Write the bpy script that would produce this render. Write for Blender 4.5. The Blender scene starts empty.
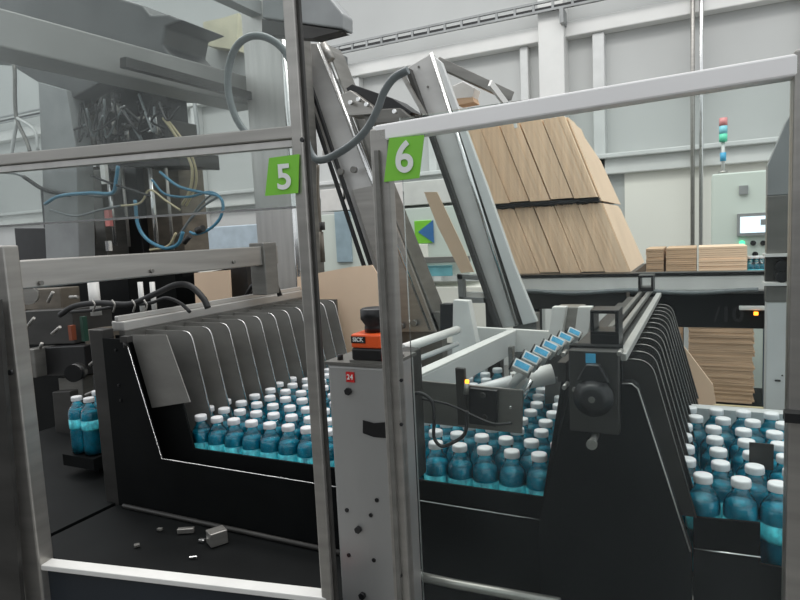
import bpy, bmesh, math, random
from mathutils import Vector, Matrix
random.seed(7)
D = bpy.data; S = bpy.context.scene; COL = S.collection
# ------------------------------------------------------------------ camera
F = 612.0; yaw = math.radians(26.4); roll = math.radians(2.8); pitch = math.atan(64 / 612)
CAM = Vector((0, 0, 1.6))
fw = Vector((-math.sin(yaw) * math.cos(pitch), math.cos(yaw) * math.cos(pitch), -math.sin(pitch)))
r0 = Vector((math.cos(yaw), math.sin(yaw), 0)); u0 = r0.cross(fw)
RV = math.cos(roll) * r0 - math.sin(roll) * u0
UV = math.sin(roll) * r0 + math.cos(roll) * u0
def ray(x, y): return fw + RV * ((x - 400) / F) - UV * ((y - 300) / F)
def oY(x, y, Y): d = ray(x, y); return CAM + d * (Y / d.y)       # measured points of the place, on a plane of known depth
def oX(x, y, X): d = ray(x, y); return CAM + d * (X / d.x)
def oZ(x, y, Z): d = ray(x, y); return CAM + d * ((Z - 1.6) / d.z)
cd = D.cameras.new('camera'); cam = D.objects.new('camera', cd); COL.objects.link(cam)
m = Matrix.Identity(4)
for i in range(3): m[i][0] = RV[i]; m[i][1] = UV[i]; m[i][2] = -fw[i]; m[i][3] = CAM[i]
cam.matrix_world = m; cd.sensor_width = 36; cd.lens = F / 800 * 36; cd.clip_start = .02
S.camera = cam
# ------------------------------------------------------------------ materials
MATS = {}
def mat(name, col, metal=0., rough=.5, var=.12, scale=(8, 8, 8), bump=0., spec=.5, emit=None, es=1., detail=4):
    if name in MATS: return MATS[name]
    M = D.materials.new(name); M.use_nodes = True; nt = M.node_tree; b = nt.nodes['Principled BSDF']
    b.inputs['Metallic'].default_value = metal; b.inputs['Roughness'].default_value = rough
    b.inputs['Specular IOR Level'].default_value = spec
    tc = nt.nodes.new('ShaderNodeTexCoord'); mp = nt.nodes.new('ShaderNodeMapping'); mp.inputs['Scale'].default_value = scale
    nz = nt.nodes.new('ShaderNodeTexNoise'); nz.inputs['Scale'].default_value = 1; nz.inputs['Detail'].default_value = detail
    nt.links.new(tc.outputs['Object'], mp.inputs['Vector']); nt.links.new(mp.outputs['Vector'], nz.inputs['Vector'])
    cr = nt.nodes.new('ShaderNodeValToRGB'); e = cr.color_ramp.elements
    e[0].position = .3; e[1].position = .7
    e[0].color = tuple(max(0, c * (1 - var)) for c in col) + (1,); e[1].color = tuple(min(1, c * (1 + var)) for c in col) + (1,)
    nt.links.new(nz.outputs['Fac'], cr.inputs['Fac']); nt.links.new(cr.outputs['Color'], b.inputs['Base Color'])
    if bump:
        bp = nt.nodes.new('ShaderNodeBump'); bp.inputs['Strength'].default_value = bump; bp.inputs['Distance'].default_value = .01
        nt.links.new(nz.outputs['Fac'], bp.inputs['Height']); nt.links.new(bp.outputs['Normal'], b.inputs['Normal'])
    if emit: b.inputs['Emission Color'].default_value = emit + (1,); b.inputs['Emission Strength'].default_value = es
    MATS[name] = M; return M
def glassmat(name, haze, hazecol, gloss, nscale=3.):  # haze: patchy diffuse veil that stands in for milky reflections
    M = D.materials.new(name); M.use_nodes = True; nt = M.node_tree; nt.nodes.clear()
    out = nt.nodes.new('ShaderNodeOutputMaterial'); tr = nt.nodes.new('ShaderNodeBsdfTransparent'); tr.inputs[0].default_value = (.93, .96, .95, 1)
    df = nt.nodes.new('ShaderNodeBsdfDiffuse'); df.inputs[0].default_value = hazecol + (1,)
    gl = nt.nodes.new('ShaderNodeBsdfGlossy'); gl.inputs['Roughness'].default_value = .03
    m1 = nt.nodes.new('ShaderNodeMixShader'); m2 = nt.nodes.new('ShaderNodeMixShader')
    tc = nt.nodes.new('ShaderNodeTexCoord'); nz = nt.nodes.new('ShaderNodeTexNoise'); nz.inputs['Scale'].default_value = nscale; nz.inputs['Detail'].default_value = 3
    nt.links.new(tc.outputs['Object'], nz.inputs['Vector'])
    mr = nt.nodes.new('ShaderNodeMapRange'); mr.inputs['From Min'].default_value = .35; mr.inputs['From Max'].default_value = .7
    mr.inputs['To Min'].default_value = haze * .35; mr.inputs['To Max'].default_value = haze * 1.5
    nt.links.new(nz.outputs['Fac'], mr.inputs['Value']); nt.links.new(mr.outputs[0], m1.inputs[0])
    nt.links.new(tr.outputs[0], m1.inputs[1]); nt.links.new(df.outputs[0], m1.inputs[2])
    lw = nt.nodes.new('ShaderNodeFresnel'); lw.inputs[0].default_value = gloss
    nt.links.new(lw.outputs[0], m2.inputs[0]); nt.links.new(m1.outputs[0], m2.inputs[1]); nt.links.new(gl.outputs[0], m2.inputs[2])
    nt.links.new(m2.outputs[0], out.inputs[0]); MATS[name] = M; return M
STEEL = mat('brushed_steel', (.40, .385, .36), .75, .38, .14, (3, 3, 40), .05)
STEELX = mat('brushed_steel_rail', (.60, .585, .56), .65, .38, .10, (30, 3, 3), .04)
STEELD = mat('dull_steel', (.20, .195, .18), .45, .42, .18, (6, 6, 30), .05)
GREYD = mat('dark_steel_sheet', (.055, .053, .050), .4, .45, .25, (5, 5, 18), 0)
CHROME = mat('bright_steel', (.78, .78, .77), .9, .2, .06, (20, 20, 20))
PAINT = mat('pale_grey_paint', (.64, .65, .64), .1, .45, .08, (5, 5, 5))
WHITEP = mat('white_paint', (.74, .73, .70), .05, .42, .07, (9, 9, 9))
GREYP = mat('grey_paint', (.30, .31, .31), .2, .5, .15, (6, 6, 6))
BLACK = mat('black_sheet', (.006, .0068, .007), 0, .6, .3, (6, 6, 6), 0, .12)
BLACKP = mat('black_plastic', (.013, .013, .014), 0, .35, .2, (30, 30, 30))
RUBBER = mat('black_rubber', (.02, .02, .021), 0, .6, .2, (30, 30, 30))
CARD = mat('cardboard', (.92, .69, .49), 0, .85, .1, (60, 4, 2), .05, .2)
CARDF = mat('cardboard_face', (.88, .66, .48), 0, .85, .06, (3, 3, 3), .03, .2)
CARDB = mat('cardboard_brown', (.60, .42, .28), 0, .85, .16, (5, 5, 60), .1, .2)
LIME = mat('lime_sign', (.22, .60, .05), 0, .4, .03, (4, 4, 4))
WHITE = mat('white_print', (.85, .86, .84), 0, .5, .02)
CAPM = mat('white_cap_plastic', (.80, .81, .82), 0, .4, .04, (60, 60, 60))
LIQ = mat('blue_drink', (.015, .60, .86), 0, .12, .3, (45, 45, 30), 0, .6)
LIQ.node_tree.nodes['Principled BSDF'].inputs['Transmission Weight'].default_value = .0
LABELM = mat('bottle_label', (.08, .60, .78), 0, .4, .5, (70, 70, 60))
ORANGE = mat('orange_plastic', (.85, .11, .02), 0, .4, .04)
RED = mat('red_sticker', (.62, .02, .02), 0, .45, .05)
CYAN = mat('blue_label_print', (.08, .42, .68), 0, .4, .2, (60, 60, 60))
HOSE = mat('grey_hose', (.16, .18, .185), 0, .38, .15, (40, 40, 40))
BLUEH = mat('blue_air_hose', (.07, .24, .36), 0, .3, .1)
CREAM = mat('cream_cable', (.55, .48, .30), 0, .5, .1)
WALLM = mat('wall_panel_paint', (.53, .54, .53), 0, .6, .06, (.8, .8, .8), 0, .3)
WALLL = mat('wall_light_panel', (.88, .85, .78), 0, .6, .05, (.8, .8, .8), 0, .3)
TRIMM = mat('wall_rail_paint', (.74, .74, .72), .1, .5, .08, (2, 2, 2))
FLOORM = mat('floor_concrete', (.17, .165, .155), 0, .6, .3, (2, 2, 2), .05)
DUCT = mat('grey_duct', (.09, .093, .093), .3, .5, .25, (5, 5, 5), .05)
BRONZE = mat('taupe_housing', (.17, .145, .115), .4, .45, .3, (8, 8, 20), .05)
NAVY = mat('navy_panel', (.016, .022, .030), .1, .4, .15, (4, 4, 4))
SCREEN = mat('lit_screen', (.6, .7, .75), 0, .3, .02, emit=(.75, .88, 1.), es=1.1)
AMBER = mat('amber_lamp', (.9, .3, .02), 0, .3, .02, emit=(1., .32, .02), es=4)
GREENL = mat('green_lamp', (.1, .8, .4), 0, .3, .02, emit=(.1, .9, .45), es=1.2)
CABM = mat('cabinet_paint', (.66, .72, .66), 0, .4, .03, (2, 2, 2))
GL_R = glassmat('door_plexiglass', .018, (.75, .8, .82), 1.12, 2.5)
GL_L = glassmat('painted_haze_plexiglass', .10, (.50, .52, .51), 1.25, 3.5)  # stronger painted veil, imitating the reflections on the left pane
def bottleglass():
    M = D.materials.new('clear_bottle_plastic'); M.use_nodes = True; nt = M.node_tree; nt.nodes.clear()
    out = nt.nodes.new('ShaderNodeOutputMaterial'); tr = nt.nodes.new('ShaderNodeBsdfTransparent'); tr.inputs[0].default_value = (.72, .9, .93, 1)
    gl = nt.nodes.new('ShaderNodeBsdfGlossy'); gl.inputs['Roughness'].default_value = .06
    nz = nt.nodes.new('ShaderNodeTexNoise'); nz.inputs['Scale'].default_value = 90; bp = nt.nodes.new('ShaderNodeBump'); bp.inputs['Strength'].default_value = .6; bp.inputs['Distance'].default_value = .005
    tc = nt.nodes.new('ShaderNodeTexCoord'); nt.links.new(tc.outputs['Object'], nz.inputs['Vector'])
    nt.links.new(nz.outputs['Fac'], bp.inputs['Height']); nt.links.new(bp.outputs[0], gl.inputs['Normal'])
    fr = nt.nodes.new('ShaderNodeFresnel'); fr.inputs[0].default_value = 1.75; mx = nt.nodes.new('ShaderNodeMixShader')
    nt.links.new(fr.outputs[0], mx.inputs[0]); nt.links.new(tr.outputs[0], mx.inputs[1]); nt.links.new(gl.outputs[0], mx.inputs[2]); nt.links.new(mx.outputs[0], out.inputs[0])
    return M
PET = bottleglass()
# ------------------------------------------------------------------ mesh helpers
class MB:
    def __init__(s): s.bm = bmesh.new()
    def box(s, x0, x1, y0, y1, z0, z1, rot=None, piv=None):
        vs = [s.bm.verts.new((x, y, z)) for x in (x0, x1) for y in (y0, y1) for z in (z0, z1)]
        for f in ((0, 1, 3, 2), (4, 6, 7, 5), (0, 4, 5, 1), (2, 3, 7, 6), (0, 2, 6, 4), (1, 5, 7, 3)): s.bm.faces.new([vs[i] for i in f])
        if rot: 
            p = Vector(piv) if piv else Vector(((x0 + x1) / 2, (y0 + y1) / 2, (z0 + z1) / 2))
            bmesh.ops.rotate(s.bm, verts=vs, cent=p, matrix=rot)
        return s
    def slab(s, pts, vec):
        pts = [Vector(p) for p in pts]; vec = Vector(vec)
        a = [s.bm.verts.new(p) for p in pts]; b = [s.bm.verts.new(p + vec) for p in pts]; n = len(pts)
        s.bm.faces.new(a); s.bm.faces.new(b[::-1])
        for i in range(n): s.bm.faces.new((a[i], b[i], b[(i + 1) % n], a[(i + 1) % n]))
        bmesh.ops.recalc_face_normals(s.bm, faces=s.bm.faces[:]); return s
    def xz(s, pts, y0, y1): return s.slab([(x, y0, z) for x, z in pts], (0, y1 - y0, 0))
    def beam(s, a, b, w, h, up=(0, 0, 1)):
        a = Vector(a); b = Vector(b); d = (b - a).normalized(); x = d.cross(Vector(up)).normalized(); u = x.cross(d)
        return s.slab([a + x * i * w / 2 + u * j * h / 2 for i, j in ((-1, -1), (1, -1), (1, 1), (-1, 1))], b - a)
    def cyl(s, a, b, r, r2=None, n=20):
        a = Vector(a); b = Vector(b); d = (b - a).normalized(); q = d.orthogonal().normalized(); w = d.cross(q); r2 = r if r2 is None else r2
        A = []; B = []
        for i in range(n):
            t = 2 * math.pi * i / n; v = q * math.cos(t) + w * math.sin(t)
            A.append(s.bm.verts.new(a + v * r)); B.append(s.bm.verts.new(b + v * r2))
        s.bm.faces.new(A[::-1]); s.bm.faces.new(B)
        for i in range(n):
            f = s.bm.faces.new((A[i], A[(i + 1) % n], B[(i + 1) % n], B[i])); f.smooth = True
        return s
    def lathe(s, prof, c=(0, 0, 0), n=28, ripple=None):
        rings = []
        for j, (r, z) in enumerate(prof):
            rings.append([s.bm.verts.new((c[0] + (r - (ripple[1] if ripple and j in ripple[0] and i % 2 else 0)) * math.cos(2 * math.pi * i / n), c[1] + (r - (ripple[1] if ripple and j in ripple[0] and i % 2 else 0)) * math.sin(2 * math.pi * i / n), c[2] + z)) for i in range(n)])
        for a, b in zip(rings, rings[1:]):
            for i in range(n):
                f = s.bm.faces.new((a[i], a[(i + 1) % n], b[(i + 1) % n], b[i])); f.smooth = True
        s.bm.faces.new(rings[0][::-1]); s.bm.faces.new(rings[-1]); return s
    def tube(s, pts, r, n=10, sub=6, corr=0):
        pts = [Vector(p) for p in pts]; P = []
        if len(pts) > 2 and sub > 1:
            q = [pts[0] * 2 - pts[1]] + pts + [pts[-1] * 2 - pts[-2]]
            for i in range(1, len(q) - 2):
                for k in range(sub):
                    t = k / sub; a, b, c, d = q[i - 1:i + 3]
                    P.append(.5 * ((2 * b) + (c - a) * t + (2 * a - 5 * b + 4 * c - d) * t * t + (3 * b - a - 3 * c + d) * t ** 3))
            P.append(pts[-1])
        else: P = pts
        prev = None; rings = []
        for i, p in enumerate(P):
            d = (P[min(i + 1, len(P) - 1)] - P[max(i - 1, 0)]).normalized()
            if prev is None: u = d.orthogonal().normalized()
            else: u = (prev - d * prev.dot(d)).normalized()
            prev = u; w = d.cross(u); rr = r * (1 + (corr if i % 2 else 0))
            rings.append([s.bm.verts.new(p + (u * math.cos(2 * math.pi * k / n) + w * math.sin(2 * math.pi * k / n)) * rr) for k in range(n)])
        for a, b in zip(rings, rings[1:]):
            for i in range(n):
                f = s.bm.faces.new((a[i], a[(i + 1) % n], b[(i + 1) % n], b[i])); f.smooth = True
        s.bm.faces.new(rings[0][::-1]); s.bm.faces.new(rings[-1]); return s
    def build(s, name, material, parent=None, bevel=0., kind=None, label=None):
        bmesh.ops.recalc_face_normals(s.bm, faces=s.bm.faces[:])
        me = D.meshes.new(name); s.bm.to_mesh(me); s.bm.free(); me.materials.append(material)
        o = D.objects.new(name, me); COL.objects.link(o)
        if parent:
            o.parent = parent; pw = Vector(parent.get('_w', (0, 0, 0)))
            me.transform(Matrix.Translation(-pw)); o['_w'] = tuple(pw)
            if '_w' in parent and parent.type == 'MESH': pass
        if bevel:
            b = o.modifiers.new('bevel', 'BEVEL'); b.width = bevel; b.segments = 2; b.limit_method = 'ANGLE'
        if kind: o['kind'] = kind
        if label: o['label'] = label
        return o
def thing(name, label, cat, loc=(0, 0, 0), group=None):
    o = D.objects.new(name, None); COL.objects.link(o); o.location = loc; o['_w'] = tuple(loc); o.empty_display_size = .05
    o['label'] = label; o['category'] = cat
    if group: o['group'] = group
    return o
def tag(o, label, cat, group=None):
    o['label'] = label; o['category'] = cat
    if group: o['group'] = group
    return o
def text(name, s, loc, size, material, parent, rotz=0., off=0., ext=.0006, tilt=0., shear=0.):
    c = D.curves.new(name, 'FONT'); c.body = s; c.size = size; c.align_x = 'CENTER'; c.align_y = 'CENTER'; c.extrude = ext; c.offset = off; c.shear = shear
    t = D.objects.new('tmp', c); COL.objects.link(t); dg = bpy.context.evaluated_depsgraph_get(); dg.update()
    me = D.meshes.new_from_object(t.evaluated_get(dg)); D.objects.remove(t); D.curves.remove(c)
    me.materials.clear(); me.materials.append(material); me.name = name
    me.transform(Matrix.Translation(Vector(loc) - Vector(parent.get('_w', (0, 0, 0)))) @ Matrix.Rotation(rotz, 4, 'Z') @ Matrix.Rotation(tilt, 4, 'Y') @ Matrix.Rotation(math.pi / 2, 4, 'X'))
    o = D.objects.new(name, me); COL.objects.link(o); o.parent = parent; o['_w'] = parent.get('_w', (0, 0, 0)); return o
def struct(o): o['kind'] = 'structure'; return o
# ------------------------------------------------------------------ the hall
struct(MB().box(-14, 5, -4.1, 7.1, -.1, 0).build('floor', FLOORM))
WY = 7.0
struct(MB().box(-14, 5, WY, WY + .15, 0, 6.2).build('wall_back', WALLM))
struct(MB().box(-14, 5, -4.1, -4, 0, 2.4).build('unseen_light_blocker', mat('blocker_dark', (.05, .05, .05), 0, .7)))  # unseen wall added behind the camera to cut light on the machine fronts
def wz(px, py, Y=WY): return oY(px, py, Y)
struct(MB().box(-14, 5, WY - .16, WY, 3.60, 3.76).build('trim_1', TRIMM, bevel=.01))       # long upper rail of the wall
struct(MB().box(-14, 5, WY - .12, WY, 2.14, 2.32).build('trim_2', TRIMM, bevel=.01))       # mid rail
struct(MB().box(-14, 5, WY - .2, WY - .12, 2.30, 2.35).build('trim_3', PAINT, bevel=.01))
n = 4
for x, w, dp in ((wz(556, 60).x, .27, .24), (wz(526, 60).x, .09, .1), (wz(600, 60).x, .12, .12), (-3.9, .12, .12), (-5.2, .27, .22), (-6.6, .12, .12), (-8.4, .14, .12), (-2.9, .1, .1), (.9, .12, .12)):
    struct(MB().box(x - w / 2, x + w / 2, WY - dp, WY, 0, 3.6 if w < .2 else 6.2).build('trim_%d' % n, TRIMM if w > .2 else PAINT, bevel=.01)); n += 1
struct(MB().box(wz(625, 200).x, .9, WY - .03, WY, .7, 2.14).build('trim_%d' % n, WALLL)); n += 1
for x in (wz(695, 60).x, wz(702, 60).x):
    pass
cp = thing('conduit_pipe', 'pair of slim steel conduits running up the back wall right of the cardboard blanks', 'pipe', (wz(698, 60).x, WY - .2, 0))
xc = wz(698, 60).x
for dx in (-.045, .03): MB().cyl((xc + dx, WY - .2, 0), (xc + dx, WY - .2, 6.1), .02).build('conduit', CHROME if dx > 0 else STEEL, cp)
for z in (.6, 3.0): MB().box(xc - .09, xc + .07, WY - .19, WY, z, z + .04).build('clip', STEELD, cp)
ct = thing('cable_ladder', 'long dark cable ladder running along the top of the back wall', 'cable tray', (-2, WY - .3, 3.84))
for z in (3.84, 3.93): MB().box(-14, 3, WY - .34, WY - .31, z, z + .022).build('side_rail', GREYP, ct)
for i in range(44): MB().box(-7.6 + i * .2, -7.575 + i * .2, WY - .335, WY - .31, 3.84, 3.94).build('rung', GREYP, ct)
MB().tube([(-14, WY - .3, 3.87), (-6, WY - .3, 3.88), (-1.2, WY - .3, 3.87), (3, WY - .3, 3.88)], .028).build('cable', RUBBER, ct)
for x in (-9, -4, -1.32): MB().box(x, x + .04, WY - .34, WY - .16, 3.70, 3.84).build('bracket', GREYP, ct)
# ------------------------------------------------------------------ bottles
def make_bottle(label, group, loc=(0, 0, 0)):
    t = thing('drink_bottle', label, 'bottle', (0, 0, 0), group)
    MB().lathe([(.0, .002), (.024, 0), (.0308, .006), (.0316, .03), (.0308, .07), (.0316, .11), (.0316, .140), (.0290, .153), (.0230, .164), (.0165, .172), (.0150, .186), (.001, .186)][1:], n=28).build('clear_bottle', PET, t)
    MB().lathe([(.023, .003), (.0295, .008), (.0303, .03), (.0296, .07), (.0303, .11), (.0303, .138), (.0283, .148), (.0265, .1525)], n=24).build('liquid', LIQ, t)
    MB().lathe([(.0317, .09), (.0318, .095), (.0318, .124)], n=24).build('label', LABELM, t)
    MB().lathe([(.0172, .1845), (.0179, .186), (.0179, .196), (.0168, .1995), (.012, .2)], n=40, ripple=((1, 2), .0009)).build('cap', CAPM, t)
    t.location = loc
    return t
BASE = .90; words = ['first', 'second', 'third', 'fourth', 'fifth', 'sixth', 'seventh', 'eighth', 'ninth', 'tenth', 'eleventh', 'twelfth', 'thirteenth']
proto = None
def dup(src, loc, label, group):
    o = src.copy(); COL.objects.link(o); o.location = loc; o['label'] = label
    o['group'] = group
    for ch in src.children:
        c = ch.copy(); COL.objects.link(c); c.parent = o
        for g in ch.children:
            q = g.copy(); COL.objects.link(q); q.parent = c
    o.rotation_euler.z = random.uniform(0, 6.28)
    return o
def bottle(x, y, label, group, z=BASE):
    global proto
    if proto is None: proto = make_bottle(label, group, (x, y, z))
    else: dup(proto, (x, y, z), label, group)
def rowname(k): return 'front row' if k == 0 else words[k] + ' row from the front'
offs = [0, -.045 + .063, .0, -.005, -.002, .01, .02, .0, .03, .01, .02]
for k in range(11):
    Y = 1.322 + .081 * k
    x = -1.336 + (0, .015, .012, .0, .005, -.025, .04, .01, .03, .0, .02)[k]
    if k: x -= .063
    i = 0
    while x < -.915:
        bottle(x + random.uniform(-.002, .002), Y, 'blue drink bottle, %s from the left, %s, left tray' % (words[i], rowname(k)), 'bottles in the left bottle tray'); x += .0637; i += 1
    x0 = -.58 + (0, -.038, .03, .02, .025, -.04, -.055, 0, 0, 0, 0)[k] + (.0637 if k in (1, 5, 6) else 0)
    while x < x0 - .05:
        bottle(x, Y, 'blue drink bottle with white cap, behind the narrow steel column with the red sticker', 'bottles behind the steel column'); x += .0655
    x = x0; i = 0
    while x < -.315 + (.02 if k else 0):
        bottle(x + random.uniform(-.002, .002), Y, 'blue drink bottle, %s from the left, %s, middle tray' % (words[i], rowname(k)), 'bottles in the middle bottle tray'); x += .0637; i += 1
for k in range(7):
    Y = 1.31 + .081 * k
    x = (.004, -.029, -.032, -.035, -.036, -.013, -.030)[k]
    for i in range(5 if k else 5):
        if k == 2 and i == 3: pass
        bottle(x + .0642 * i + random.uniform(-.002, .002), Y, 'blue drink bottle, %s from the left, %s, right tray' % (words[i], rowname(k)), 'bottles in the right bottle tray')
for i, (x, y) in enumerate(((0, 0), (.064, .0), (.0, .081), (.064, .081))):
    p = oZ(84, 397, 1.1)
    bottle(p.x - .04 + x, p.y + y, 'blue drink bottle beyond the dark frame at the far left, %s' % ('nearer left one', 'nearer right one', 'rear left one', 'rear right one')[i], 'bottles at the far left')
p = oZ(84, 397, 1.1); tag(MB().box(p.x - .09, p.x + .07, p.y - .04, p.y + .14, .86, .8995).box(p.x - .03, p.x + .01, p.y + .02, p.y + .06, 0, .86).build('bottle_stand', BLACK), 'small black stand under the few bottles at the far left', 'stand')
# ------------------------------------------------------------------ bottle trays / front sheets
tr = thing('bottle_tray', 'long black steel tray floor carrying the bottles of the left and middle groups', 'conveyor', (-.9, 1.7, .6))
MB().box(-1.62, -.30, 1.285, 2.30, .86, .8995).build('tray_floor', GREYD, tr)
MB().box(-1.6, -.33, 1.29, 1.33, .0, .86).box(-1.6, -.33, 2.2, 2.24, .0, .86).build('tray_support', BLACK, tr)
tr2 = thing('bottle_tray', 'short black steel tray floor carrying the bottles at the right', 'conveyor', (.1, 1.6, .6))
MB().box(-.085, .36, 1.275, 1.90, .86, .8995).build('tray_floor', GREYD, tr2)
MB().box(.0, .3, 1.29, 1.33, 0, .86).box(.0, .3, 1.8, 1.84, 0, .86).build('tray_support', BLACK, tr2)
MB().box(-.09, .36, 1.86, 1.90, .8995, 1.08).build('end_stop', PAINT, tr2)
fs = thing('front_sheet', 'tall black front sheet with a slanted cut-out below the left and middle bottles', 'machine panel', (-.9, 1.22, 0))
MB().xz([(-1.60, 0), (-.30, 0), (-.30, .985), (-.303, .993), (-1.397, .993), (-1.50, 1.34), (-1.60, 1.34)], 1.22, 1.226).build('sheet', BLACK, fs)
MB().tube([(-1.50, 1.2195, 1.34), (-1.397, 1.2195, .994), (-.303, 1.2195, .994)], .0013, sub=1, n=6).build('edge', CHROME, fs, label='bright bare edge of the black sheet')
MB().xz([(-1.60, .55), (-.30, .55), (-.30, 1.024), (-1.316, 1.018), (-1.389, 1.342), (-1.60, 1.342)], 1.265, 1.271).build('inner_lip', BLACK, fs)
MB().box(-1.6, -1.56, 1.226, 1.265, 0, 1.0).box(-.36, -.32, 1.226, 1.265, 0, .9).build('spacer', BLACK, fs)
# ------------------------------------------------------------------ left lane guide
def plate(mb, side, Y, zt, xc, xb, zb, xin, rad=.03):
    # divider plate in the X-Z plane with one rounded shoulder, slanting down towards side (+1 right, -1 left)
    pts = [(xin, zt)]
    d = Vector((xb - xc, zb - zt)).normalized()
    a = Vector((xc - side * rad, zt)); b = Vector((xc, zt)) + d * rad; c = Vector((xc, zt))
    for i in range(7):
        t = i / 6; p = a * (1 - t) ** 2 + c * 2 * t * (1 - t) + b * t * t; pts.append((p.x, p.y))
    pts += [(xb, zb), (xin, zb)]
    mb.xz(pts, Y - .0015, Y + .0015); return pts
lg = thing('lane_guide', 'grey steel lane guide with a row of curved divider plates over the left bottles', 'lane guide', (-1.58, 1.75, .9))
for k in range(12):
    Y = 1.2795 + .081 * k
    if k == 0: continue
    mb = MB(); pts = plate(mb, 1, Y, 1.345, -1.385, -1.318, 1.03, -1.58)
    pl = mb.build('divider_plate', mat('guide_plate_steel', (.30, .29, .27), .25, .5, .15, (6, 6, 14)), lg)
    MB().tube([(x, Y - .0025, z) for x, z in pts[1:-1]], .0018, sub=1, n=6).build('plate_edge', CHROME, pl, label='bright edge of the divider plate')
MB().box(-1.63, -1.575, 1.28, 2.24, 1.352, 1.382).build('top_rail', STEELX, lg, .003)
MB().box(-1.615, -1.60, 1.28, 2.24, 1.382, 1.398).build('upper_bar', STEELX, lg, .003)
MB().box(-1.60, -1.575, 1.28, 2.24, 1.30, 1.352).box(-1.585, -1.578, 1.28, 2.24, 1.04, 1.30).build('back_sheet', STEELD, lg)
MB().box(-1.66, -1.60, 1.222, 1.262, 0, 1.365).build('end_post', GREYD, lg, .003)
MB().box(-1.6, -1.42, 2.24, 2.30, 0, 1.34).build('rear_post', STEELD, lg)
for p in (oY(116, 350, 1.2205), oY(119, 385, 1.2205), oY(121, 400, 1.2205)): MB().cyl(p, p + Vector((0, -.004, 0)), .004, n=10).build('bolt', BLACKP, lg)
for k in (1, 3, 5):
    Y = 1.2795 + .081 * k; MB().box(-1.50, -1.485, Y - .004, Y - .0025, 1.318, 1.330).build('yellow_sticker', CREAM, lg)
MB().box(-1.50, -1.47, 1.2, 1.2195, 1.335, 1.352).cyl((-1.485, 1.205, 1.335), (-1.485, 1.205, 1.32), .006).build('clamp', GREYD, lg)
MB().slab([oY(131, 335, 1.258), oY(166, 335, 1.258), oY(190, 402, 1.258), oY(152, 408, 1.258)], (0, .003, 0)).build('side_sheet', mat('guide_plate_steel', (.30, .29, .27), .25, .5, .15, (6, 6, 14)), lg)
# ------------------------------------------------------------------ right hopper
rh = thing('lane_guide', 'dark wedge-shaped lane guide with knob and divider plates between the middle and right bottles', 'lane guide', (-.17, 1.7, 0))
MB().xz([(-.302, 0), (-.015, 0), (-.015, .985), (-.047, 1.095), (-.108, 1.300), (-.118, 1.305), (-.135, 1.305), (-.135, 1.372), (-.232, 1.372), (-.236, 1.27), (-.302, .99)], 1.20, 1.226).build('front_panel', BLACK, rh, .002)
MB().tube([(-.135, 1.1985, 1.302), (-.118, 1.1985, 1.303), (-.107, 1.1985, 1.294), (-.047, 1.1985, 1.09), (-.018, 1.1985, .99)], .0013, sub=1, n=6).build('panel_edge', STEELX, rh)
MB().box(-.228, -.138, 1.17, 1.20, 1.21, 1.368).build('motor_plate', GREYD, rh, .002)
MB().box(-.196, -.178, 1.168, 1.17, 1.345, 1.363).build('blue_sticker', CYAN, rh)
p = oY(591, 401, 1.13); o = MB().lathe([(.030, 0), (.036, .004), (.036, .014), (.027, .018), (.027, .022), (.018, .026), (.004, .026)], n=32).build('knob', BLACKP, rh)
w = Vector(rh['_w']); o.data.transform(Matrix.Translation(w)); o.data.transform(Matrix.Rotation(math.pi / 2, 4, 'X')); o.data.transform(Matrix.Translation(Vector((p.x, 1.165, p.z)) - w))
q = MB().cyl((p.x, 1.139, p.z), (p.x, 1.136, p.z), .006, n=16).build('knob_screw', STEELD, rh)
MB().slab([(p.x - .03, 1.15, p.z + .03), (p.x + .03, 1.15, p.z + .03), (p.x + .012, 1.15, p.z + .063), (p.x - .012, 1.15, p.z + .063)], (0, .02, 0)).build('knob_bracket', BLACKP, rh, .003)
p = oY(592, 444, 1.15); MB().cyl((p.x, 1.20, p.z + .005), (p.x, 1.15, p.z), .007).cyl((p.x, 1.152, p.z), (p.x, 1.145, p.z), .010).build('clamp_screw', STEEL, rh)
for a, b in ((567, 384), (577, 386), (566, 352), (621, 351)):
    p = oY(a, b, 1.195); MB().cyl((p.x, 1.20, p.z), (p.x, 1.165, p.z), .0045, n=12).build('bolt', STEEL, rh)
for k in range(12):
    Y = 1.2625 + .081 * k
    mb = MB(); pts = plate(mb, 1, Y, 1.337, -.088, -.008, 1.03, -.15)
    pl = mb.build('divider_plate', GREYD, rh)
    MB().tube([(x, Y - .0022, z) for x, z in pts[:-1]], .0011, sub=1, n=6).build('plate_edge', STEEL, pl, label='bright edge of the divider plate')
MB().slab([(-.30, 1.23, 1.03), (-.255, 1.23, 1.29), (-.245, 1.23, 1.29), (-.29, 1.23, 1.03)], (0, .95, 0)).build('left_sheet', BLACK, rh)
MB().box(-.262, -.245, 1.23, 2.25, 1.29, 1.33).build('left_rail', GREYD, rh)
MB().box(-.142, -.126, 1.2, 2.3, 1.345, 1.360).build('top_rail', STEELX, rh, .002)
MB().box(-.172, -.160, 1.345, 2.45, 1.352, 1.366).build('top_rail', STEEL, rh, .002)
MB().box(-.198, -.186, 1.345, 2.45, 1.352, 1.366).build('top_rail', STEELD, rh, .002)
MB().box(-.235, -.15, 1.23, 2.3, 1.30, 1.345).build('hopper_top', GREYD, rh)
MB().box(-.25, -.15, 1.29, 1.34, 0, 1.30).box(-.25, -.15, 2.2, 2.25, 0, 1.30).build('hopper_leg', BLACK, rh)
def sqtube(nm, x0, x1, y0, y1, z0, z1, par, wall=.007):
    b = MB(); b.box(x0, x1, y0, y1, z0, z0 + wall).box(x0, x1, y0, y1, z1 - wall, z1).box(x0, x0 + wall, y0, y1, z0 + wall, z1 - wall).box(x1 - wall, x1, y0, y1, z0 + wall, z1 - wall)
    return b.build(nm, BLACKP, par, .001)
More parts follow.
